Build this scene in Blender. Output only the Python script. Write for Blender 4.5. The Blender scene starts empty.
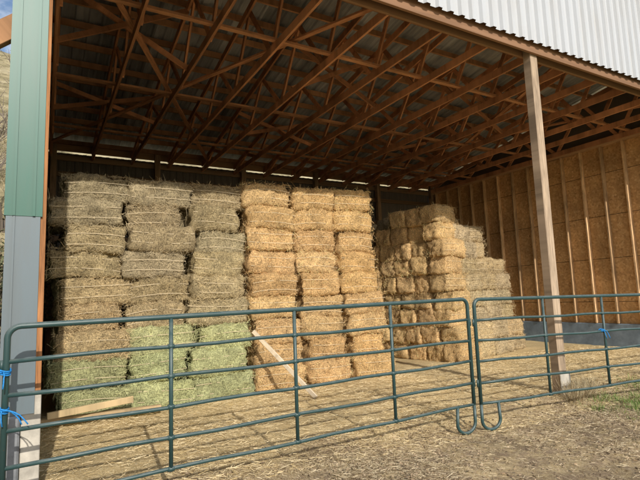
import bpy, math, random
import numpy as np
from mathutils import Vector, Matrix, noise
random.seed(7); rng=np.random.default_rng(7)
D=bpy.data; C=bpy.context
scene=C.scene
scene.view_settings.view_transform='Standard'
try: scene.view_settings.look='None'
except: pass
scene.view_settings.exposure=0

# ---------------------------------------------------------------- materials
def newmat(name):
    m=D.materials.new(name); m.use_nodes=True
    nt=m.node_tree; nt.nodes.clear()
    o=nt.nodes.new('ShaderNodeOutputMaterial'); b=nt.nodes.new('ShaderNodeBsdfPrincipled')
    nt.links.new(b.outputs[0],o.inputs[0])
    return m,nt,b
def N(nt,t,**k):
    n=nt.nodes.new(t)
    for a,v in k.items(): setattr(n,a,v)
    return n
def L(nt,a,b): nt.links.new(a,b)
def ramp(nt,fac,stops):
    r=N(nt,'ShaderNodeValToRGB'); e=r.color_ramp.elements
    while len(e)<len(stops): e.new(0.5)
    for i,(p,c) in enumerate(stops):
        e[i].position=p; e[i].color=(c[0],c[1],c[2],1) if not isinstance(c,float) else (c,c,c,1)
    L(nt,fac,r.inputs[0]); return r.outputs[0]
def noi(nt,vec,scale,detail=4,rough=.6,vscale=None,rot=None,dist=0):
    if vscale or rot:
        mp=N(nt,'ShaderNodeMapping')
        if vscale: mp.inputs['Scale'].default_value=vscale
        if rot: mp.inputs['Rotation'].default_value=rot
        L(nt,vec,mp.inputs[0]); vec=mp.outputs[0]
    n=N(nt,'ShaderNodeTexNoise'); n.inputs['Scale'].default_value=scale
    n.inputs['Detail'].default_value=detail; n.inputs['Roughness'].default_value=rough
    n.inputs['Distortion'].default_value=dist
    L(nt,vec,n.inputs['Vector']); return n.outputs['Fac']
def mixc(nt,fac,a,b,mode='MIX'):
    m=N(nt,'ShaderNodeMix',data_type='RGBA',blend_type=mode)
    for s,v in ((m.inputs[0],fac),(m.inputs[6],a),(m.inputs[7],b)):
        if isinstance(v,(int,float)): s.default_value=v
        elif isinstance(v,tuple): s.default_value=(*v,1)
        else: L(nt,v,s)
    return m.outputs[2]
def math_(nt,op,a,b=0.0,clamp=False):
    m=N(nt,'ShaderNodeMath',operation=op,use_clamp=clamp)
    for s,v in ((m.inputs[0],a),(m.inputs[1],b)):
        if isinstance(v,(int,float)): s.default_value=v
        else: L(nt,v,s)
    return m.outputs[0]
def bump(nt,b,h,strength,dist):
    n=N(nt,'ShaderNodeBump'); n.inputs['Strength'].default_value=strength; n.inputs['Distance'].default_value=dist
    L(nt,h,n.inputs['Height']); L(nt,n.outputs[0],b.inputs['Normal'])
def rough(b,r,spec=.3):
    b.inputs['Roughness'].default_value=r; b.inputs['Specular IOR Level'].default_value=spec

def m_hay():
    m,nt,b=newmat('hay')
    tc=N(nt,'ShaderNodeTexCoord').outputs['Object']
    col=N(nt,'ShaderNodeVertexColor',layer_name='Col').outputs[0]
    a=noi(nt,tc,1,4,.7,(14,70,85),(0,.15,.1),.6)
    c=noi(nt,tc,1,3,.7,(60,60,22),(0,.5,.3),.8)
    d=noi(nt,tc,3.5,3,.6)
    f=math_(nt,'MULTIPLY',math_(nt,'ADD',a,c),.5)
    k=ramp(nt,f,[(.35,.10),(.47,.72),(.61,1.45)])
    col2=mixc(nt,1.0,col,k,'MULTIPLY')
    k2=ramp(nt,d,[(.3,.70),(.7,1.2)])
    col3=mixc(nt,1.0,col2,k2,'MULTIPLY')
    L(nt,col3,b.inputs['Base Color']); rough(b,.85,.15)
    bump(nt,b,f,1.0,.04)
    return m
def m_straw():
    m,nt,b=newmat('straw_stalk')
    col=N(nt,'ShaderNodeVertexColor',layer_name='Col').outputs[0]
    L(nt,col,b.inputs['Base Color']); rough(b,.6,.3)
    return m
def m_wood(name='lumber',tint=(1,1,1)):
    m,nt,b=newmat(name)
    uv=N(nt,'ShaderNodeUVMap').outputs[0]
    col=N(nt,'ShaderNodeVertexColor',layer_name='Col').outputs[0]
    a=noi(nt,uv,1,5,.65,(2.2,55,1),None,.8)
    d=noi(nt,uv,1,3,.6,(1.3,5,1))
    k=ramp(nt,a,[(.3,.5),(.5,.95),(.7,1.2)]); k2=ramp(nt,d,[(.3,.65),(.65,1.15)])
    c=mixc(nt,1.0,mixc(nt,1.0,col,k,'MULTIPLY'),k2,'MULTIPLY')
    L(nt,c,b.inputs['Base Color']); rough(b,.75,.2); bump(nt,b,a,.4,.004)
    return m
def m_plain(name,c,r=.6,metal=0,spec=.3,var=.25,scale=3,bs=.15,vs=(1,1,1)):
    m,nt,b=newmat(name)
    tc=N(nt,'ShaderNodeTexCoord').outputs['Object']
    a=noi(nt,tc,scale,6,.65,vs)
    k=ramp(nt,a,[(.3,1-var),(.7,1+var)])
    L(nt,mixc(nt,1.0,c,k,'MULTIPLY'),b.inputs['Base Color'])
    rough(b,r,spec); b.inputs['Metallic'].default_value=metal
    bump(nt,b,noi(nt,tc,scale*14,4,.6,vs),bs,.004)
    return m
def m_osb():
    m,nt,b=newmat('osb_sheathing')
    tc=N(nt,'ShaderNodeTexCoord').outputs['Object']
    v=N(nt,'ShaderNodeTexVoronoi'); v.inputs['Scale'].default_value=22; L(nt,tc,v.inputs['Vector'])
    a=noi(nt,v.outputs['Color'],4,2,.5); d=noi(nt,tc,.9,4,.65)
    c=ramp(nt,a,[(.3,(.46,.25,.10)),(.55,(.66,.39,.17)),(.75,(.78,.52,.27))])
    c=mixc(nt,1.0,c,ramp(nt,d,[(.3,.65),(.7,1.15)]),'MULTIPLY')
    sep=N(nt,'ShaderNodeSeparateXYZ'); L(nt,tc,sep.inputs[0])
    fr=math_(nt,'FRACT',math_(nt,'DIVIDE',sep.outputs[2],1.22))
    j=math_(nt,'GREATER_THAN',fr,.012)
    c=mixc(nt,j,(.05,.03,.015),c)
    L(nt,c,b.inputs['Base Color']); rough(b,.8,.15); return m
def m_fence():
    m,nt,b=newmat('green_enamel')
    tc=N(nt,'ShaderNodeTexCoord').outputs['Object']
    a=noi(nt,tc,9,5,.7)
    g=N(nt,'ShaderNodeNewGeometry'); s=N(nt,'ShaderNodeSeparateXYZ'); L(nt,g.outputs['Normal'],s.inputs[0])
    dust=math_(nt,'MULTIPLY',math_(nt,'MAXIMUM',s.outputs[2],0.0),ramp(nt,a,[(.35,.1),(.65,.65)]))
    c=mixc(nt,dust,(.026,.062,.06),(.22,.23,.21))
    rust=ramp(nt,noi(nt,tc,30,4,.7),[(.66,0.0),(.72,.8)])
    c=mixc(nt,rust,c,(.12,.06,.03))
    L(nt,c,b.inputs['Base Color']); rough(b,.42,.45); return m
def m_siding(name,c,dirt=(.35,.3,.22),r=.42):
    m,nt,b=newmat(name)
    tc=N(nt,'ShaderNodeTexCoord').outputs['Object']
    a=noi(nt,tc,1,5,.65,(5,5,.7)); c2=mixc(nt,ramp(nt,a,[(.45,0.0),(.8,.35)]),c,dirt)
    L(nt,c2,b.inputs['Base Color']); rough(b,r,.4); return m
def m_roof():
    m,nt,b=newmat('galvanised_roof_underside')
    tc=N(nt,'ShaderNodeTexCoord').outputs['Object']
    a=noi(nt,tc,1,5,.65,(4,.6,1)); 
    c=ramp(nt,a,[(.3,(.20,.21,.225)),(.55,(.36,.375,.395)),(.75,(.54,.56,.58))])
    sp=N(nt,'ShaderNodeSeparateXYZ'); L(nt,tc,sp.inputs[0])
    fr=math_(nt,'FLOOR',math_(nt,'DIVIDE',sp.outputs[0],.92))
    w=N(nt,'ShaderNodeTexWhiteNoise',noise_dimensions='1D'); L(nt,fr,w.inputs['W'])
    c=mixc(nt,1.0,c,ramp(nt,w.outputs[0],[(0.,.6),(1.,1.25)]),'MULTIPLY')
    L(nt,c,b.inputs['Base Color']); rough(b,.5,.4); b.inputs['Metallic'].default_value=.1; return m
def m_ground():
    m,nt,b=newmat('ground_dirt_and_straw')
    tc=N(nt,'ShaderNodeNewGeometry').outputs['Position']
    sp=N(nt,'ShaderNodeSeparateXYZ'); L(nt,tc,sp.inputs[0]); X,Y,Z=sp.outputs
    fine=noi(nt,tc,1,6,.75,(40,55,40),(0,0,.5),1.0)
    fin2=noi(nt,tc,1,4,.75,(70,22,40),(0,0,-.4),1.0)
    f=math_(nt,'MULTIPLY',math_(nt,'ADD',fine,fin2),.5)
    big=noi(nt,tc,1.1,5,.6); mid=noi(nt,tc,5,5,.7)
    dirt=ramp(nt,f,[(.32,(.11,.072,.042)),(.48,(.35,.25,.155)),(.6,(.55,.42,.27)),(.7,(.70,.57,.39))])
    straw=ramp(nt,f,[(.32,(.32,.22,.09)),(.47,(.70,.52,.26)),(.6,(.86,.70,.42))])
    grass=ramp(nt,f,[(.35,(.06,.09,.02)),(.5,(.14,.20,.05)),(.65,(.34,.36,.14))])
    hill=ramp(nt,noi(nt,tc,.35,6,.7),[(.35,(.14,.12,.06)),(.5,(.36,.30,.17)),(.65,(.48,.41,.26))])
    w=math_(nt,'MULTIPLY',math_(nt,'SUBTRACT',big,.5),3.2)
    mk=math_(nt,'ADD',math_(nt,'SUBTRACT',Y,4.25),w)
    mk=math_(nt,'MULTIPLY',mk,1.1,True)
    inx=math_(nt,'MULTIPLY',math_(nt,'ADD',X,.6),3.,True)
    mk=math_(nt,'MULTIPLY',mk,inx)
    iny=math_(nt,'MULTIPLY',math_(nt,'SUBTRACT',15.0,Y),3.,True)
    mk=math_(nt,'MULTIPLY',mk,iny)
    mk2=math_(nt,'MAXIMUM',mk,ramp(nt,mid,[(.40,0.0),(.60,.7)]))
    c=mixc(nt,mk2,dirt,straw)
    gx=math_(nt,'MULTIPLY',math_(nt,'SUBTRACT',X,6.6),.9,True)
    gy=math_(nt,'MULTIPLY',math_(nt,'SUBTRACT',4.9,Y),2.,True)
    gm=math_(nt,'MULTIPLY',math_(nt,'MULTIPLY',gx,gy),ramp(nt,mid,[(.4,0.0),(.55,.85)]))
    c=mixc(nt,gm,c,grass)
    hy=math_(nt,'MULTIPLY',math_(nt,'SUBTRACT',Y,15.5),.6,True)
    hx=math_(nt,'MULTIPLY',math_(nt,'SUBTRACT',-2.0,X),.5,True)
    c=mixc(nt,math_(nt,'MAXIMUM',hy,hx),c,hill)
    c=mixc(nt,1.0,c,ramp(nt,noi(nt,tc,.9,4,.6),[(.35,.72),(.6,1.08)]),'MULTIPLY')
    L(nt,c,b.inputs['Base Color']); rough(b,.95,.1); bump(nt,b,f,1.0,.035)
    return m
HAY=m_hay(); STRAW=m_straw(); WOOD=m_wood(); OSB=m_osb(); FEN=m_fence()
WHITE=m_siding('white_metal_siding',(.47,.485,.50))
GREEN=m_siding('green_metal_trim',(.030,.12,.085),(.09,.12,.09))
PALE=m_siding('weathered_metal_trim',(.13,.165,.18),(.12,.11,.09))
ROOF=m_roof(); GROUND=m_ground()
DARKW=m_siding('dark_metal_wall',(.12,.105,.09),(.06,.05,.04),.7)
CONC=m_plain('concrete',(.17,.175,.18),.9,0,.2,.35,5,.5)
CREAM=m_plain('cream_paint',(.46,.42,.35),.7,0,.2,.3,5,.2)
BLUEC=m_plain('blue_grey_concrete',(.22,.28,.34),.85,0,.2,.25,4,.3)
ROPE=m_plain('blue_rope',(.02,.22,.55),.6,0,.3,.3,60,.4)

# ---------------------------------------------------------------- mesh helpers
def link(ob,parent=None):
    C.collection.objects.link(ob)
    if parent: ob.parent=parent
    return ob
def empty(name):
    e=D.objects.new(name,None); e.empty_display_size=.3; return link(e)
class MB:
    def __init__(s): s.v=[];s.f=[];s.c=[];s.uv=[];s.mi=[]
    def beam(s,p0,p1,w,h,col=(.4,.25,.12),up=None,mi=0):
        p0=Vector(p0);p1=Vector(p1);d=(p1-p0);Ln=d.length;d.normalize()
        up=Vector(up) if up else (Vector((0,0,1)) if abs(d.z)<.95 else Vector((0,1,0)))
        a=d.cross(up).normalized(); b=a.cross(d).normalized()
        n=len(s.v)
        for p in (p0,p1):
            for i,j in ((-1,-1),(1,-1),(1,1),(-1,1)):
                s.v.append(p+a*(i*w/2)+b*(j*h/2))
        F=[(0,3,2,1),(4,5,6,7),(0,1,5,4),(1,2,6,5),(2,3,7,6),(3,0,4,7)]
        o=random.random()*40; k=random.uniform(.7,1.25); cc=tuple(x*k for x in col)
        for qi,q in enumerate(F):
            s.f.append([n+i for i in q]); s.mi.append(mi)
            for i in q:
                s.c.append((*cc,1))
                y=(qi*.2)+(h if (i%4) in (1,2) else 0)
                s.uv.append((o+(Ln if i>3 else 0),o+y) if qi>1 else (o+ (i%2)*.1,o+(i//2%2)*.1))
    def box(s,x0,x1,y0,y1,z0,z1,col=(.4,.25,.12),mi=0):
        s.beam(((x0+x1)/2,(y0+y1)/2,z0),((x0+x1)/2,(y0+y1)/2,z1),x1-x0,y1-y0,col,up=(0,1,0),mi=mi)
    def tube(s,pts,r,n=10,col=(1,1,1),mi=0,closed=False):
        pts=[Vector(p) for p in pts]; base=len(s.v); m=len(pts); a=None
        for i,p in enumerate(pts):
            d=(pts[min(i+1,m-1)]-pts[max(i-1,0)]).normalized()
            if a is None:
                a=d.cross(Vector((0,1,0)) if abs(d.y)<.9 else Vector((0,0,1))).normalized()
            else: a=(a-d*a.dot(d)).normalized()
            b=d.cross(a)
            rr=r[i] if isinstance(r,(list,tuple)) else r
            for k in range(n):
                t=2*math.pi*k/n; s.v.append(p+(a*math.cos(t)+b*math.sin(t))*rr)
        for i in range(m-1):
            for k in range(n):
                q=(base+i*n+k,base+i*n+(k+1)%n,base+(i+1)*n+(k+1)%n,base+(i+1)*n+k)
                s.f.append(q); s.mi.append(mi)
                for _ in q: s.c.append((*col,1)); s.uv.append((i*.1,k/n))
        for st in (0,m-1):
            q=[base+st*n+k for k in range(n)]
            if st==0: q=q[::-1]
            s.f.append(q); s.mi.append(mi)
            for _ in q: s.c.append((*col,1)); s.uv.append((0,0))
    def obj(s,name,mats,parent=None,smooth=False,bevel=0):
        me=D.meshes.new(name); me.from_pydata([tuple(v) for v in s.v],[],s.f)
        for m in (mats if isinstance(mats,list) else [mats]): me.materials.append(m)
        ca=me.color_attributes.new('Col','FLOAT_COLOR','CORNER'); ca.data.foreach_set('color',np.array(s.c,dtype=np.float32).ravel())
        uv=me.uv_layers.new(name='UVMap'); uv.data.foreach_set('uv',np.array(s.uv,dtype=np.float32).ravel())
        me.polygons.foreach_set('material_index',np.array(s.mi,dtype=np.int32))
        if smooth: me.polygons.foreach_set('use_smooth',np.ones(len(me.polygons),dtype=bool))
        me.update(); ob=link(D.objects.new(name,me),parent)
        if bevel:
            bm=ob.modifiers.new('b','BEVEL'); bm.width=bevel; bm.segments=1; bm.limit_method='ANGLE'
        return ob
def quads_obj(name,V,col,mat,parent=None):
    n=len(V); me=D.meshes.new(name)
    me.vertices.add(n*4); me.vertices.foreach_set('co',V.astype(np.float32).ravel())
    me.loops.add(n*4); me.loops.foreach_set('vertex_index',np.arange(n*4,dtype=np.int32))
    me.polygons.add(n); me.polygons.foreach_set('loop_start',np.arange(0,n*4,4,dtype=np.int32))
    try: me.polygons.foreach_set('loop_total',np.full(n,4,dtype=np.int32))
    except Exception: pass
    me.update(calc_edges=True); me.validate()
    ca=me.color_attributes.new('Col','FLOAT_COLOR','POINT')
    cc=np.ones((n,4,4),dtype=np.float32); cc[:,:,:3]=col[:,None,:]
    ca.data.foreach_set('color',cc.ravel())
    me.materials.append(mat)
    return link(D.objects.new(name,me),parent)
def blades(P,Dr,Ln,W):
    n=len(P); r=rng.normal(size=(n,3)); s=np.cross(Dr,r); s/=np.linalg.norm(s,axis=1)[:,None]+1e-9
    s*=W[:,None]/2; E=P+Dr*Ln[:,None]
    return np.stack([P-s,P+s,E+s*.6,E-s*.6],axis=1)

# ---------------------------------------------------------------- ground height
def gh(x,y):
    h=0.0
    if y>17: t=y-17; h+=.62*t*(1-math.exp(-t/7)) if t<70 else .62*70
    if x<-4 and y>3:
        t=-x-4; h+=.30*min(t,60)*(1-math.exp(-t/5))*min(1,(y-3)/8)
    if h>0.3: h+=1.2*min(1,h/4)*noise.noise(Vector((x*.08,y*.08,0)))
    if -6<x<17 and -1<y<16:
        h+=.022*noise.noise(Vector((x*1.3,y*1.3,0)))+.018*noise.noise(Vector((x*5,y*5,3)))+.013*noise.noise(Vector((x*14,y*14,7)))
        if y<5.0:
            k=max(0,min(1,(5.0-y)/.6)); h-=.11*k*max(0,min(1,(x-2)/2.2))
    return h
def arr(lo,a,b,hi,st):
    k=st; out=[]; p=a
    while p>lo: k*=1.25; p-=k; out.append(max(p,lo))
    mid=list(np.arange(a,b,st)); p=b; k=st; o2=[b]
    while p<hi: k*=1.25; p+=k; o2.append(min(p,hi))
    return out[::-1]+mid+o2
xs=arr(-600,-2.5,11,600,.055); ys=arr(-600,1.4,8.5,600,.05)
V=[(x,y,gh(x,y)) for y in ys for x in xs]; nx=len(xs)
F=[(j*nx+i,j*nx+i+1,(j+1)*nx+i+1,(j+1)*nx+i) for j in range(len(ys)-1) for i in range(nx-1)]
me=D.meshes.new('ground'); me.from_pydata(V,[],F); me.materials.append(GROUND)
me.polygons.foreach_set('use_smooth',np.ones(len(F),dtype=bool)); link(D.objects.new('ground',me))

# ---------------------------------------------------------------- barn
YF,YB,XR=4.93,14.7,13.9; HB=5.75; RF,RB=7.75,6.15
def rz(y): return RF+(RB-RF)*(y-YF)/(YB-YF)
barn=empty('hay_barn')
def corr(name,mat,origin,u,v,W,H,pitch=.152,depth=.02,parent=barn):
    o=Vector(origin);u=Vector(u).normalized();v=Vector(v).normalized();n=u.cross(v)
    prof=[(0,0),(.45,0),(.58,1),(.87,1)]; pts=[]; k=0
    while True:
        done=False
        for a,d in prof:
            t=(k+a)*pitch
            if t>W: done=True;break
            pts.append((t,d*depth))
        if done: break
        k+=1
    pts.append((W,0)); Vv=[];Ff=[]
    for t,d in pts: Vv+= [tuple(o+u*t+n*d),tuple(o+u*t+n*d+v*H)]
    for i in range(len(pts)-1): Ff.append((2*i,2*i+2,2*i+3,2*i+1))
    me=D.meshes.new(name); me.from_pydata(Vv,[],Ff); me.materials.append(mat)
    return link(D.objects.new(name,me),parent)
corr('header_siding',WHITE,(-.3,YF-.12,HB+.02),(1,0,0),(0,0,1),XR+.7,RF-HB+.05,.23,.045)
sl=Vector((0,YB-YF,RB-RF)).normalized()
corr('roof_sheet',ROOF,(-.5,YF-.35,rz(YF-.35)+.06),(1,0,0),tuple(sl),XR+1.1,(YB-YF)/sl.y+.8,.23,.03)
corr('back_wall_sheet',DARKW,(-.2,YB+.08,0),(1,0,0),(0,0,1),XR+.4,HB+.13,.2,.02)
corr('left_wall_sheet',GREEN,(-.17,YB+.1,0),(0,-1,0),(0,0,1),YB-YF+.05,HB+.4,.2,.02)
mb=MB()
def q(mb,pts,mi=0):
    n=len(mb.v); mb.v+= [Vector(p) for p in pts]; mb.f.append([n+i for i in range(len(pts))]); mb.mi.append(mi)
    for p in pts: mb.c.append((.3,.2,.1,1)); mb.uv.append((p[1],p[2]))
q(mb,[(XR+.12,YF,HB),(XR+.12,YB,HB),(XR+.12,YB,RB),(XR+.12,YF,RF)])
q(mb,[(-.19,YF,HB+.3),(-.19,YB,HB+.3),(-.19,YB,RB),(-.19,YF,RF)])
mb.obj('gable_sheets',DARKW,barn)
mb=MB(); mb.box(XR+.02,XR+.035,YF+.2,YB,.62,HB-.02); mb.obj('right_wall_osb',OSB,barn)
mb=MB(); mb.box(XR-.1,XR+.2,YF+.2,YB,-.2,.62); mb.box(3.2,XR-.12,YB-.12,YB+.05,-.2,.5); mb.obj('stem_wall',BLUEC,barn,bevel=.01)
mb=MB()
y=YF+.25
while y<YB:
    mb.box(XR-.12,XR+.015,y,y+.045,.63,HB-.1,(.62,.40,.21)); y+=.61
mb.box(XR-.125,XR+.015,YF+.2,YB,HB-.098,HB+.04,(.52,.32,.17))
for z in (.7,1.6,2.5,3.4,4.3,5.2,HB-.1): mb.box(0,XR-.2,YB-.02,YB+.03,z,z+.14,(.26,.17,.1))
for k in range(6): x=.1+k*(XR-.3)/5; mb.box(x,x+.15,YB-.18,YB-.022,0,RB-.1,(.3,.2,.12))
for z in (.6,1.5,2.4,3.3,4.2,5.1,HB-.1): mb.box(-.13,-.085,YF+.16,YB-.2,z,z+.14,(.42,.25,.13))
mb.box(-.14,.015,YF,YF+.15,.9,rz(YF)-.1,(.55,.25,.10))
mb.box(XR-.13,XR+.02,YF,YF+.15,-.2,rz(YF)-.1,(.5,.3,.14))
mb.box(-.13,XR+.02,YF-.06,YF-.012,HB-.12,HB+.16,(.36,.20,.11))
mb.box(-.13,XR+.02,YF+.155,YF+.2,HB-.1,HB+.18,(.36,.21,.11))
mb.box(-.13,XR+.02,YF-.06,YF-.012,RF-.4,RF-.2,(.36,.2,.09))
mb.box(-.13,XR+.02,YB-.06,YB-.022,RB-.25,RB-.03,(.25,.15,.08))
mb.box(-.13,XR+.02,YF-.06,YF-.02,6.55,6.69,(.36,.2,.09))
mb.beam((-.2,YF+.05,4.28),(-2.6,YF+.05,2.2),.09,.19,(.40,.21,.10))
mb.box(-2.75,-2.6,YF-.02,YF+.13,-.2,2.35,(.4,.25,.13))
mb.obj('wall_framing',WOOD,barn,bevel=.004)
mb=MB(); mb.box(-.125,.02,YF-.002,YF+.152,-.2,.897); mb.obj('painted_post_foot',CREAM,barn,bevel=.006)
mb=MB(); mb.box(7.12,7.3,YF+.0,YF+.15,-.3,RF-.2,(.54,.40,.27)); mb.obj('front_post',WOOD,barn,bevel=.008)
mb=MB()
mb.box(7.085,7.335,YF-.04,YF-.012,-.05,.30,(.5,.48,.45)); mb.obj('post_base_plate',CREAM,barn,bevel=.01)
# trusses
mb=MB(); sp=1.05; tr=[]
x=.08
tc=(.60,.285,.14)
while x<XR:
    tr.append(x); x+=sp
for x in tr:
    mb.beam((x,YF+.2,HB+.02),(x,YB-.03,HB+.02),.04,.14,tc)
    mb.beam((x,YF-.05,rz(YF-.05)-.2),(x,YB,rz(YB)-.2),.04,.14,tc)
    n=5; pb=[YF+.25+(YB-YF-.35)*i/n for i in range(n+1)]
    pt=[(pb[i]+pb[i+1])/2 for i in range(n)]
    ox=.042
    for i in range(n):
        mb.beam((x+ox,pb[i],HB+.02),(x+ox,pt[i],rz(pt[i])-.2),.038,.09,tc)
        mb.beam((x+ox,pt[i],rz(pt[i])-.2),(x+ox,pb[i+1],HB+.02),.038,.09,tc)
    mb.beam((x-ox,pb[0],HB+.02),(x-ox,pb[0],rz(pb[0])-.2),.038,.09,tc)
for k,yy in enumerate((6.8,9.6,12.4)):
    mb.beam((0.05,yy,HB+.113),(XR,yy,HB+.113),.09,.04,(.48,.24,.12))
for yy in (8.2,11.2):
    for i in range(0,len(tr)-2,4):
        a,b=tr[i],tr[i+2]; 
        mb.beam((a,yy+.1,HB+.1),(b,yy+.1,rz(yy)-.28),.04,.09,tc)
        mb.beam((a,yy+.16,rz(yy)-.28),(b,yy+.16,HB+.1),.04,.09,tc)
for a,b in ((0,4),(8,12)):
    mb.beam((tr[a],YF+.4,HB+.16),(tr[b],YB-.6,HB+.16),.09,.035,tc)
    mb.beam((tr[b],YF+.4,HB+.2),(tr[a],YB-.6,HB+.2),.09,.035,tc)
y=YF-.2
while y<YB:
    mb.beam((-.4,y,rz(y)-.07),(XR+.4,y,rz(y)-.07),.045,.12,(.46,.24,.12)); y+=.61
mb.obj('roof_trusses',WOOD,barn)
mb=MB()
mb.box(-.30,-.015,YF-.03,YF-.004,2.44,RF+.1); mb.box(-.303,-.28,YF-.028,YF+.2,2.44,RF+.1)
mb.box(-.24,-.22,YF-.045,YF-.028,2.44,RF+.1); mb.box(-.09,-.07,YF-.045,YF-.028,2.44,RF+.1)
mb.obj('corner_trim',GREEN,barn)
mb=MB()
mb.box(-.29,-.03,YF-.025,YF-.006,.75,2.437); mb.box(-.235,-.22,YF-.038,YF-.023,.75,2.437); mb.obj('lower_corner_trim',PALE,barn)
mb=MB(); mb.box(-.34,-.13,YF-.06,YF+.25,-.3,.748); mb.obj('corner_footing',CONC,barn,bevel=.015)

# ---------------------------------------------------------------- hay stacks
def bale_mesh(sx,sy,sz,seed,mat4,col,Vs,Fs,Cs,off,soft):
    cell=.05; dims=(sx,sy,sz); nn=[max(2,int(round(d/cell))) for d in dims]
    r=.05+.02*soft; vid={}; loc=[]
    faces=[]
    def vert(i,j,k):
        key=(i,j,k)
        if key in vid: return vid[key]
        vid[key]=len(loc); loc.append((i/nn[0]*sx-sx/2,j/nn[1]*sy-sy/2,k/nn[2]*sz-sz/2)); return vid[key]
    for ax in range(3):
        a,b=[t for t in range(3) if t!=ax]
        for side in (0,nn[ax]):
            for p in range(nn[a]):
                for q_ in range(nn[b]):
                    idx=[]
                    for dp,dq in ((0,0),(1,0),(1,1),(0,1)):
                        t=[0,0,0]; t[ax]=side;t[a]=p+dp;t[b]=q_+dq; idx.append(vert(*t))
                    flip=(side==0)^(ax==1)
                    faces.append(idx[::-1] if flip else idx)
    P=np.array(loc); h=np.array(dims)/2
    inner=np.clip(P,-(h-r),(h-r)); dlt=P-inner; ln=np.linalg.norm(dlt,axis=1); ln[ln==0]=1
    nrm=dlt/ln[:,None]; P=inner+nrm*r
    Vn=[]; bend=random.uniform(-.03,.03)*soft; sag=random.uniform(-.015,.04)*soft; tw=random.uniform(-.07,.07)*soft
    for p,n in zip(P,nrm):
        q3=Vector((p[0]*2.6+seed*7.1,p[1]*2.6,p[2]*2.6)); q4=Vector((p[0]*8+seed*3.3,p[1]*9,p[2]*11)); q5=Vector((p[0]*26,p[1]*26+seed,p[2]*34))
        d=(.055*noise.noise(q3)+.045*noise.noise(q4))*soft+.030*noise.noise(q5)
        # flakes (slices across the bale length)
        d+=.009*math.sin(p[0]*2*math.pi/.11+seed+2*noise.noise(q3))
        u=2*p[0]/sx; bul=.03*(1-u*u)
        g=-.016*math.exp(-((abs(p[2])-sz*.2)/.02)**2)*(1 if n[1]<-.5 else 0)
        Vn.append(mat4@Vector((p[0]+n[0]*d*1.1+tw*p[2],p[1]+n[1]*(d+bul+g)+bend*u*u*2,p[2]+n[2]*(d*.75+.012)-sag*(u*u))))
    Vs+= [tuple(v) for v in Vn]; Fs+= [[i+off for i in f] for f in faces]
    Cs+= [col]*len(Vn)
    return len(Vn),bend,sag,tw
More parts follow.
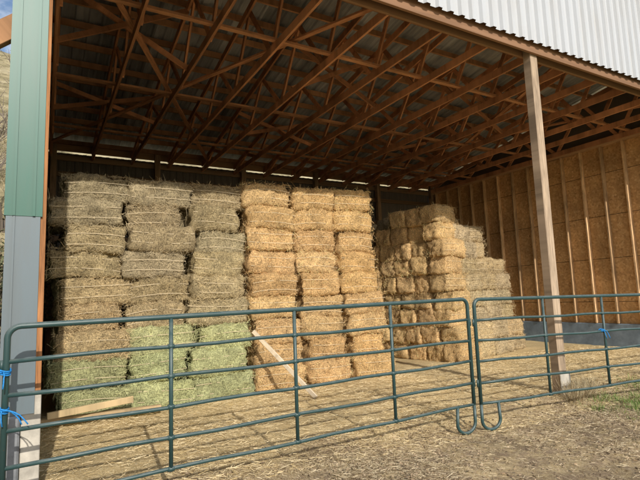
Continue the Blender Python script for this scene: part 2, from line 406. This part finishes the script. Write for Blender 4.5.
def make_stack(name,base,ang,cols,rows,deps,colf,bx=1.04,by=.5,bz=.47,shift=None,skip=(),fuzz=420,rag=1.0,pshort=.14):
    B=Matrix.Translation(base)@Matrix.Rotation(ang,4,'Z')
    Vs=[];Fs=[];Cs=[];off=0; BP=[];BD=[];BL=[];BC=[];BW=[]; TW=[]
    colx=[random.uniform(-.02,.02) for _ in range(cols)]
    for r in range(rows):
        rowy=random.uniform(-.035,.035)*rag
        for c in range(cols):
            for d in range(deps):
                if (r,c,d) in skip: continue
                if not (d==0 or c==0 or r>=rows-2 or (c==cols-1)): continue
                sh=shift(r,c,d) if shift else (0,0,0)
                jx,jy=random.uniform(-.03,.03)*rag,random.uniform(-.06,.05)*rag+rowy
                short=random.random()<pshort
                L_=bx*(random.uniform(.80,.88) if short else random.uniform(.97,1.03))
                cx=(c+.5)*bx+jx+sh[0]+colx[c]; cy=(d+.5)*by+jy+sh[1]; cz=(r+.5)*bz+sh[2]+random.uniform(-.012,.012)*rag
                M=B@Matrix.Translation((cx,cy,cz))@Matrix.Rotation(random.uniform(-.07,.07)*rag,4,'Z')@Matrix.Rotation(random.uniform(-.045,.045)*rag,4,'Y')@Matrix.Rotation(random.uniform(-.06,.06)*rag,4,'X')
                col=colf(r,c,d); k=random.uniform(.86,1.12); col=tuple(x*k*random.uniform(.985,1.015) for x in col)
                hh=bz*random.uniform(.96,1.02)
                n,bend,sag,tw=bale_mesh(L_,by*.99,hh,random.random()*50,M,(*col,1),Vs,Fs,Cs,off,min(1.2,rag)); off+=n
                Mn=np.array(M)
                if d==0:
                    for zz in (-.2*hh,.2*hh):
                        K=10; prev=None
                        for i in range(K+1):
                            u=-1+2*i/K; uu=u*.97
                            p=Vector((uu*L_/2+tw*zz,-by/2-.012-.03*(1-u*u)+bend*u*u*2,zz-sag*u*u))
                            if prev is not None:
                                a_,b_=prev,p; w=.0035
                                TW.append([tuple(M@(a_+Vector((0,0,-w)))),tuple(M@(b_+Vector((0,0,-w)))),tuple(M@(b_+Vector((0,0,w)))),tuple(M@(a_+Vector((0,0,w))))])
                            prev=p
                for face,cnt in (('f',fuzz if d==0 else 0),('l',int(fuzz*.5) if c==0 else 0),('t',int(fuzz*.5) if r==rows-1 else 60 if d==0 else 0)):
                    if cnt==0: continue
                    u=rng.uniform(-.5,.5,cnt);v=rng.uniform(-.5,.5,cnt)
                    e=rng.uniform(size=cnt)<.30; v[e]=np.sign(v[e])*rng.uniform(.42,.52,e.sum())
                    if face=='f': p=np.stack([u*L_,np.full(cnt,-by/2-.015),v*hh],1); nn_=np.array([0,-1,0])
                    elif face=='l': p=np.stack([np.full(cnt,-L_/2-.005),u*by,v*hh],1); nn_=np.array([-1,0,0])
                    else: p=np.stack([u*L_,v*by,np.full(cnt,hh/2)],1); nn_=np.array([0,0,1])
                    dr=rng.normal(size=(cnt,3))*np.array([1.,1.,.75]); dr-=nn_*(dr@nn_)[:,None]
                    dr/=np.linalg.norm(dr,axis=1)[:,None]; dr=dr+nn_*rng.uniform(-.1,.45,cnt)[:,None]; dr[:,2]-=.2
                    dr/=np.linalg.norm(dr,axis=1)[:,None]
                    BP.append(p@Mn[:3,:3].T+Mn[:3,3]); BD.append(dr@Mn[:3,:3].T)
                    BL.append(rng.uniform(.02,.09,cnt)+ (rng.uniform(size=cnt)<.06)*.08); BW.append(rng.uniform(.0025,.0055,cnt))
                    br=rng.uniform(.5,1.6,cnt)[:,None]
                    BC.append(np.array(col)[None,:]*br)
    me=D.meshes.new(name); me.from_pydata(Vs,[],Fs)
    ca=me.color_attributes.new('Col','FLOAT_COLOR','POINT'); ca.data.foreach_set('color',np.array(Cs,dtype=np.float32).ravel())
    me.materials.append(HAY); me.polygons.foreach_set('use_smooth',np.ones(len(me.polygons),dtype=bool))
    ob=link(D.objects.new(name,me))
    P=np.concatenate(BP);quads_obj('loose_stalks',blades(P,np.concatenate(BD),np.concatenate(BL),np.concatenate(BW)),np.clip(np.concatenate(BC),0,.85),STRAW,ob)
    TWa=np.array(TW); quads_obj('baling_twine',TWa,np.tile(np.array([[.62,.50,.32]]),(len(TWa),1)),STRAW,ob)
    return ob
GREY=(.40,.33,.20); ORG=(.70,.435,.185); GRN=(.46,.48,.235); TAN=(.50,.37,.19)
def mixl(a,b,t): return tuple(x*(1-t)+y*t for x,y in zip(a,b))
def c1(r,c,d):
    if r<=1: return mixl(GRN,TAN,random.uniform(0,.2))
    if r==2: return mixl(GRN,TAN,random.uniform(.0,.5)) if c>0 else TAN
    return mixl(GREY,TAN,random.uniform(.1,.7) if r>4 else random.uniform(.5,1))
def s1(r,c,d):
    f=-.24 if r<=1 else (-.12 if r==2 else 0)
    return (random.uniform(-.05,.05)+(.0 if r%2 else .07), f+(.05 if r==8 else 0), 0)
make_stack('hay_bale_stack',(.10,8.3,0),0.0,3,9,2,c1,bx=1.03,bz=.415,shift=s1,fuzz=800,rag=1.45,pshort=.3)
def c2(r,c,d): return mixl(ORG,(.68,.47,.23),random.uniform(0,.7))
def s2(r,c,d): return ((8-r)*.042*(c+1)/3, -.03*(3-r) if r<3 else 0,0)
make_stack('straw_bale_stack',(3.25,8.27,0),0.0,3,9,2,c2,bx=.93,bz=.425,shift=s2,fuzz=560,rag=.95)
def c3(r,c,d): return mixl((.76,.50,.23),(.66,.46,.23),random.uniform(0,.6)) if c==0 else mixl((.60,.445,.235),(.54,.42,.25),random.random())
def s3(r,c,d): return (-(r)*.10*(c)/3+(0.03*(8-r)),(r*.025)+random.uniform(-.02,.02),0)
sk={(8,1,0),(8,2,0),(8,3,0),(8,1,1),(8,2,1),(8,3,1),(7,3,0),(7,3,1),(8,0,4),(7,0,4),(8,0,3),(6,3,0)}
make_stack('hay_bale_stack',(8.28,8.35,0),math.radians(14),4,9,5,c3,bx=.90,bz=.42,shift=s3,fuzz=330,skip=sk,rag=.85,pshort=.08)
def c4(r,c,d): return (.46,.36,.21)
make_stack('hay_bale_stack',(7.6,11.7,0),math.radians(10),3,9,3,c4,bx=1.1,bz=.425,fuzz=200,skip={(8,0,0),(8,0,1)})

# ---------------------------------------------------------------- fence
def panel(name,x0,y0,x1,y1,gz=0.0,gz1=0.0,n=4,lf=True,rf=True,foot=.0):
    p=empty(name); mb=MB()
    d=Vector((x1-x0,y1-y0,0)); Ln=d.length; d.normalize(); o=Vector((x0,y0,0))
    def P(t,h): return o+d*t+Vector((0,0,h+gz+(gz1-gz)*t/Ln))
    rc=.09; zb=.2; rails=[.2+i*.26 for i in range(6)]
    top=rails[-1]
    pts=[P(0,zb)]+[P(0,top-rc)]+[P(rc-rc*math.cos(a),top-rc+rc*math.sin(a)) for a in np.linspace(.2,math.pi/2,6)]
    pts+=[P(Ln-rc+rc*math.sin(a),top-rc+rc*math.cos(a)) for a in np.linspace(0,math.pi/2-.2,6)]+[P(Ln,top-rc),P(Ln,zb)]
    mb.tube(pts,.0235,12)
    for r in rails[:-1]:
        sag=[P(Ln*k/12, r+.007*math.sin(k*1.7+r*9)) for k in range(13)]
        mb.tube(sag,.0175,10)
    for i in range(1,n): 
        t=Ln*i/n; 
        mb.tube([P(t,zb-.02),P(t,top+.0)],.0185,10)
        for r in rails: mb.tube([P(t-.028,r),P(t+.028,r)],.0225,8)
    for s,flag in ((0,lf),(1,rf)):
        if not flag: continue
        t0=0 if s==0 else Ln; sg=1 if s==0 else -1
        w=.30; fz=.10-foot*(1 if s==1 or x0>1 else 0)
        pts=[P(t0,zb),P(t0,fz)]+[P(t0+sg*(w/2-w/2*math.cos(a)),fz-.12*math.sin(a)) for a in np.linspace(.15,math.pi-.15,12)]+[P(t0+sg*w,fz),P(t0+sg*w*.95,zb)]
        mb.tube(pts,.02,10)
    for h in (.45,1.2):
        for t in (-.03,Ln+.03): mb.tube([P(t,h-.04),P(t,h+.05)],.013,8)
    mb.obj('tube_frame',FEN,p,smooth=True)
    return p
panel('livestock_fence_panel',-.22,4.47,4.70,4.46,gz=0.0,gz1=.05,foot=.10)
panel('livestock_fence_panel',4.80,4.44,9.7,4.02,gz=.04,gz1=-.02,foot=.10)
panel('livestock_fence_panel',9.8,4.01,14.7,3.6,gz=-.02,gz1=-.02,foot=.1)

def rope(name,c,seed,r=.05,tails=2):
    random.seed(seed); mb=MB(); c=Vector(c)
    for k in range(3):
        pts=[c+Vector((math.cos(a)*r*random.uniform(.9,1.1),math.sin(a)*r,(k-1)*.014+.01*math.sin(a*2))) for a in np.linspace(0,2*math.pi,14)]
        mb.tube(pts,.006,6)
    for k in range(tails):
        p=c+Vector((0,-r,0)); pts=[p]; v=Vector((random.uniform(-.02,.03),-.008,.004))
        for i in range(6): p=p+v; v=v+Vector((random.uniform(-.010,.008),random.uniform(-.006,.006),-.009)); pts.append(p)
        mb.tube(pts,.005,6)
    return mb.obj(name,ROPE,None,smooth=True)
rope('blue_rope',(-.24,4.47,1.16),1,.05); rope('blue_rope',(-.24,4.47,.88),2,.045,3); rope('blue_rope',(.03,4.47,.2),5,.045,1)
rope('blue_rope',(7.2,4.24,1.0),3,.04,2)
random.seed(11)
mb=MB(); mb.beam((3.92,7.1,.02),(3.2,7.98,1.1),.03,.07,(.70,.58,.42)); mb.obj('leaning_board',WOOD,None,bevel=.004)
mb=MB(); mb.beam((.1,7.5,.22),(1.2,7.72,.26),.04,.09,(.62,.46,.25)); mb.beam((.0,7.72,.1),(1.6,7.75,.08),.09,.09,(.5,.36,.2)); mb.obj('wooden_skid',WOOD,None,bevel=.004)

# ---------------------------------------------------------------- straw litter
def scatter(n,xr,yr,dens):
    xs_=rng.uniform(*xr,n*3); ys_=rng.uniform(*yr,n*3)
    k=np.array([dens(a,b) for a,b in zip(xs_,ys_)]); m=rng.uniform(size=n*3)<k
    return xs_[m][:n],ys_[m][:n]
def dens_in(x,y):
    return .35+.65*max(0,min(1,.5+1.6*noise.noise(Vector((x*.9,y*.9,1)))))
def straw(x,y,colA,colB,Lr,Wr,lift=.02):
    n=len(x); z=np.array([gh(a,b) for a,b in zip(x,y)])+rng.uniform(.002,lift,n)
    a=rng.uniform(0,2*math.pi,n); t=rng.normal(0,.16,n)
    Dr=np.stack([np.cos(a)*np.cos(t),np.sin(a)*np.cos(t),np.sin(t)],1)
    Ln=rng.uniform(*Lr,n); P=np.stack([x,y,z],1)-Dr*Ln[:,None]/2*np.array([1,1,.3])
    k=rng.uniform(0,1,n)[:,None]; col=np.array(colA)*k+np.array(colB)*(1-k); 
    return blades(P,Dr,Ln,rng.uniform(*Wr,n)),col
x,y=scatter(52000,(-.1,13.5),(4.3,8.6),dens_in); a1=straw(x,y,(.86,.71,.44),(.52,.38,.17),(.03,.12),(.002,.0055),.035)
def dens_out(x,y):
    k=max(0,min(1,.4+1.5*noise.noise(Vector((x*.8,y*.8,5))))); return (.2+.8*k)*(1 if y>3.6 else .7)
x,y=scatter(42000,(-1.5,10),(1.8,4.6),dens_out); a2=straw(x,y,(.80,.67,.44),(.36,.26,.14),(.02,.09),(.0018,.004),.02)
x,y=scatter(18000,(-1.5,11),(1.8,5.2),dens_out); a3=straw(x,y,(.44,.32,.2),(.10,.07,.04),(.012,.035),(.008,.02),.018)
quads_obj('straw_litter',np.concatenate([a1[0],a2[0],a3[0]]),np.concatenate([a1[1],a2[1],a3[1]]),STRAW)

def tuft(name,pts,n,Lr,cols,spread,W=(.004,.008),mat=STRAW):
    P=[];Dd=[];Cc=[]
    for (cx,cy,s) in pts:
        m=int(n*s); r=np.abs(rng.normal(0,spread*s,m)); a=rng.uniform(0,2*math.pi,m)
        x=cx+r*np.cos(a); y=cy+r*np.sin(a); z=np.array([gh(i,j) for i,j in zip(x,y)])-.005
        d=np.stack([np.cos(a)*rng.uniform(0,.8,m),np.sin(a)*rng.uniform(0,.8,m),np.ones(m)],1)+rng.normal(0,.2,(m,3)); d/=np.linalg.norm(d,axis=1)[:,None]
        P.append(np.stack([x,y,z],1)); Dd.append(d); Cc.append(np.array(cols)[rng.integers(0,len(cols),m)]*rng.uniform(.7,1.3,(m,1)))
    P=np.concatenate(P);Dd=np.concatenate(Dd);Cc=np.concatenate(Cc)
    return quads_obj(name,blades(P,Dd,rng.uniform(*Lr,len(P)),rng.uniform(*W,len(P))),Cc,mat)
pts=[(rng.uniform(6.9,12),rng.uniform(3.2,4.75),rng.uniform(.4,1)) for _ in range(110)]
tuft('grass',pts,230,(.03,.10),[(.12,.21,.04),(.19,.28,.07),(.34,.33,.14)],.22)
tuft('dry_weeds',[(7.25,4.75,1),(7.45,4.7,.8),(7.05,4.7,.6),(7.6,4.85,.5)],500,(.1,.32),[(.50,.40,.24),(.36,.27,.15),(.58,.5,.32)],.12,(.002,.005))
pts=[(rng.uniform(-8,-.4),rng.uniform(7,40),rng.uniform(.6,1.4)) for _ in range(260)]
tuft('hillside_grass',pts,110,(.15,.5),[(.46,.39,.24),(.38,.30,.17),(.28,.26,.14)],.5,(.012,.03))
def bush(name,c,R,seed,leaf,n=9,ncol=1500):
    random.seed(seed); mb=MB(); tips=[]
    def br(p,d,l,r,dep):
        pts=[p]; q_=p.copy(); dd=d.copy()
        for i in range(4):
            dd=(dd+Vector((random.uniform(-.25,.25),random.uniform(-.25,.25),random.uniform(-.08,.2)))).normalized(); q_=q_+dd*l/4; pts.append(q_.copy())
        mb.tube(pts,[r*(1-.15*i) for i in range(5)],5,col=(.17,.14,.11))
        if dep==0: tips.append(q_); tips.append(pts[2]); return
        for k in range(3): br(pts[random.choice((2,3,4))],(dd+Vector((random.uniform(-.8,.8),random.uniform(-.8,.8),random.uniform(-.3,.5)))).normalized(),l*.65,r*.5,dep-1)
    c=Vector(c)
    for i in range(n):
        a=random.uniform(0,6.28); br(c.copy(),Vector((math.cos(a)*.6,math.sin(a)*.6,1)).normalized(),R*.7,.03*R/1.5,2)
    root=mb.obj(name,WOOD,None)
    T=np.array([tuple(t) for t in tips]); idx=rng.integers(0,len(T),ncol); P=T[idx]+rng.normal(0,.09*R,(ncol,3))
    d=rng.normal(size=(ncol,3)); d/=np.linalg.norm(d,axis=1)[:,None]
    quads_obj('leaves',blades(P,d,rng.uniform(.05,.12,ncol),rng.uniform(.02,.04,ncol)),np.array(leaf)[rng.integers(0,len(leaf),ncol)]*rng.uniform(.6,1.3,(ncol,1)),STRAW,root)
bush('shrub',(-.95,9.5,gh(-.95,9.5)),2.1,3,[(.10,.11,.05),(.17,.14,.08)],11,5000)
bush('shrub',(-1.5,13.5,gh(-1.5,13.5)),2.4,4,[(.12,.10,.06),(.2,.15,.09)],11,5000)
for k,(bx,by_,R) in enumerate(((-1.8,28,4.5),(-4,32,4.),(-1.5,40,5),(-3.2,22,2.5))):
    bush('bare_tree',(bx,by_,gh(bx,by_)-.1),R,20+k,[(.24,.20,.15),(.31,.26,.20)],9,2500)

# ---------------------------------------------------------------- camera
yaw=math.radians(30); pitch=math.radians(6.8); roll=math.radians(2.1)
Fh=Vector((math.sin(yaw),math.cos(yaw),0)); R0=Vector((math.cos(yaw),-math.sin(yaw),0)); Z=Vector((0,0,1))
Fw=Fh*math.cos(pitch)+Z*math.sin(pitch); U0=Z*math.cos(pitch)-Fh*math.sin(pitch)
R=R0*math.cos(roll)-U0*math.sin(roll); U=U0*math.cos(roll)+R0*math.sin(roll)
cam=D.cameras.new('camera'); co=D.objects.new('camera',cam); C.collection.objects.link(co)
M=Matrix((R,U,-Fw)).transposed().to_4x4(); M.translation=Vector((0,0,1.635)); co.matrix_world=M
cam.sensor_width=36; cam.lens=36*483/640; cam.clip_end=3000; cam.clip_start=.05
scene.camera=co
# ---------------------------------------------------------------- light
el=math.radians(30); A=math.radians(-5)
sd=Vector((math.sin(A)*math.cos(el),-math.cos(A)*math.cos(el),math.sin(el)))
s=D.lights.new('sun','SUN'); s.energy=4.0; s.angle=math.radians(.6); s.color=(1,.955,.885)
so=D.objects.new('sun',s); C.collection.objects.link(so); so.rotation_euler=sd.to_track_quat('Z','Y').to_euler()
w=D.worlds.new('World'); scene.world=w; w.use_nodes=True; nt=w.node_tree; nt.nodes.clear()
o=nt.nodes.new('ShaderNodeOutputWorld'); bg=nt.nodes.new('ShaderNodeBackground'); sky=nt.nodes.new('ShaderNodeTexSky')
sky.sky_type='NISHITA'; sky.sun_disc=False; sky.sun_elevation=el; sky.sun_rotation=math.atan2(sd.x,sd.y)
sky.air_density=1.0; sky.dust_density=1.0
tcn=nt.nodes.new('ShaderNodeTexCoord')
f=noi(nt,tcn.outputs['Generated'],2.6,7,.6,(1,1,2.2))
f=ramp(nt,f,[(.46,0.0),(.62,1.0)])
c=mixc(nt,f,sky.outputs[0],(8.,8.2,8.6))
L(nt,c,bg.inputs[0]); bg.inputs[1].default_value=.15; L(nt,bg.outputs[0],o.inputs[0])
print('SCENE OK')
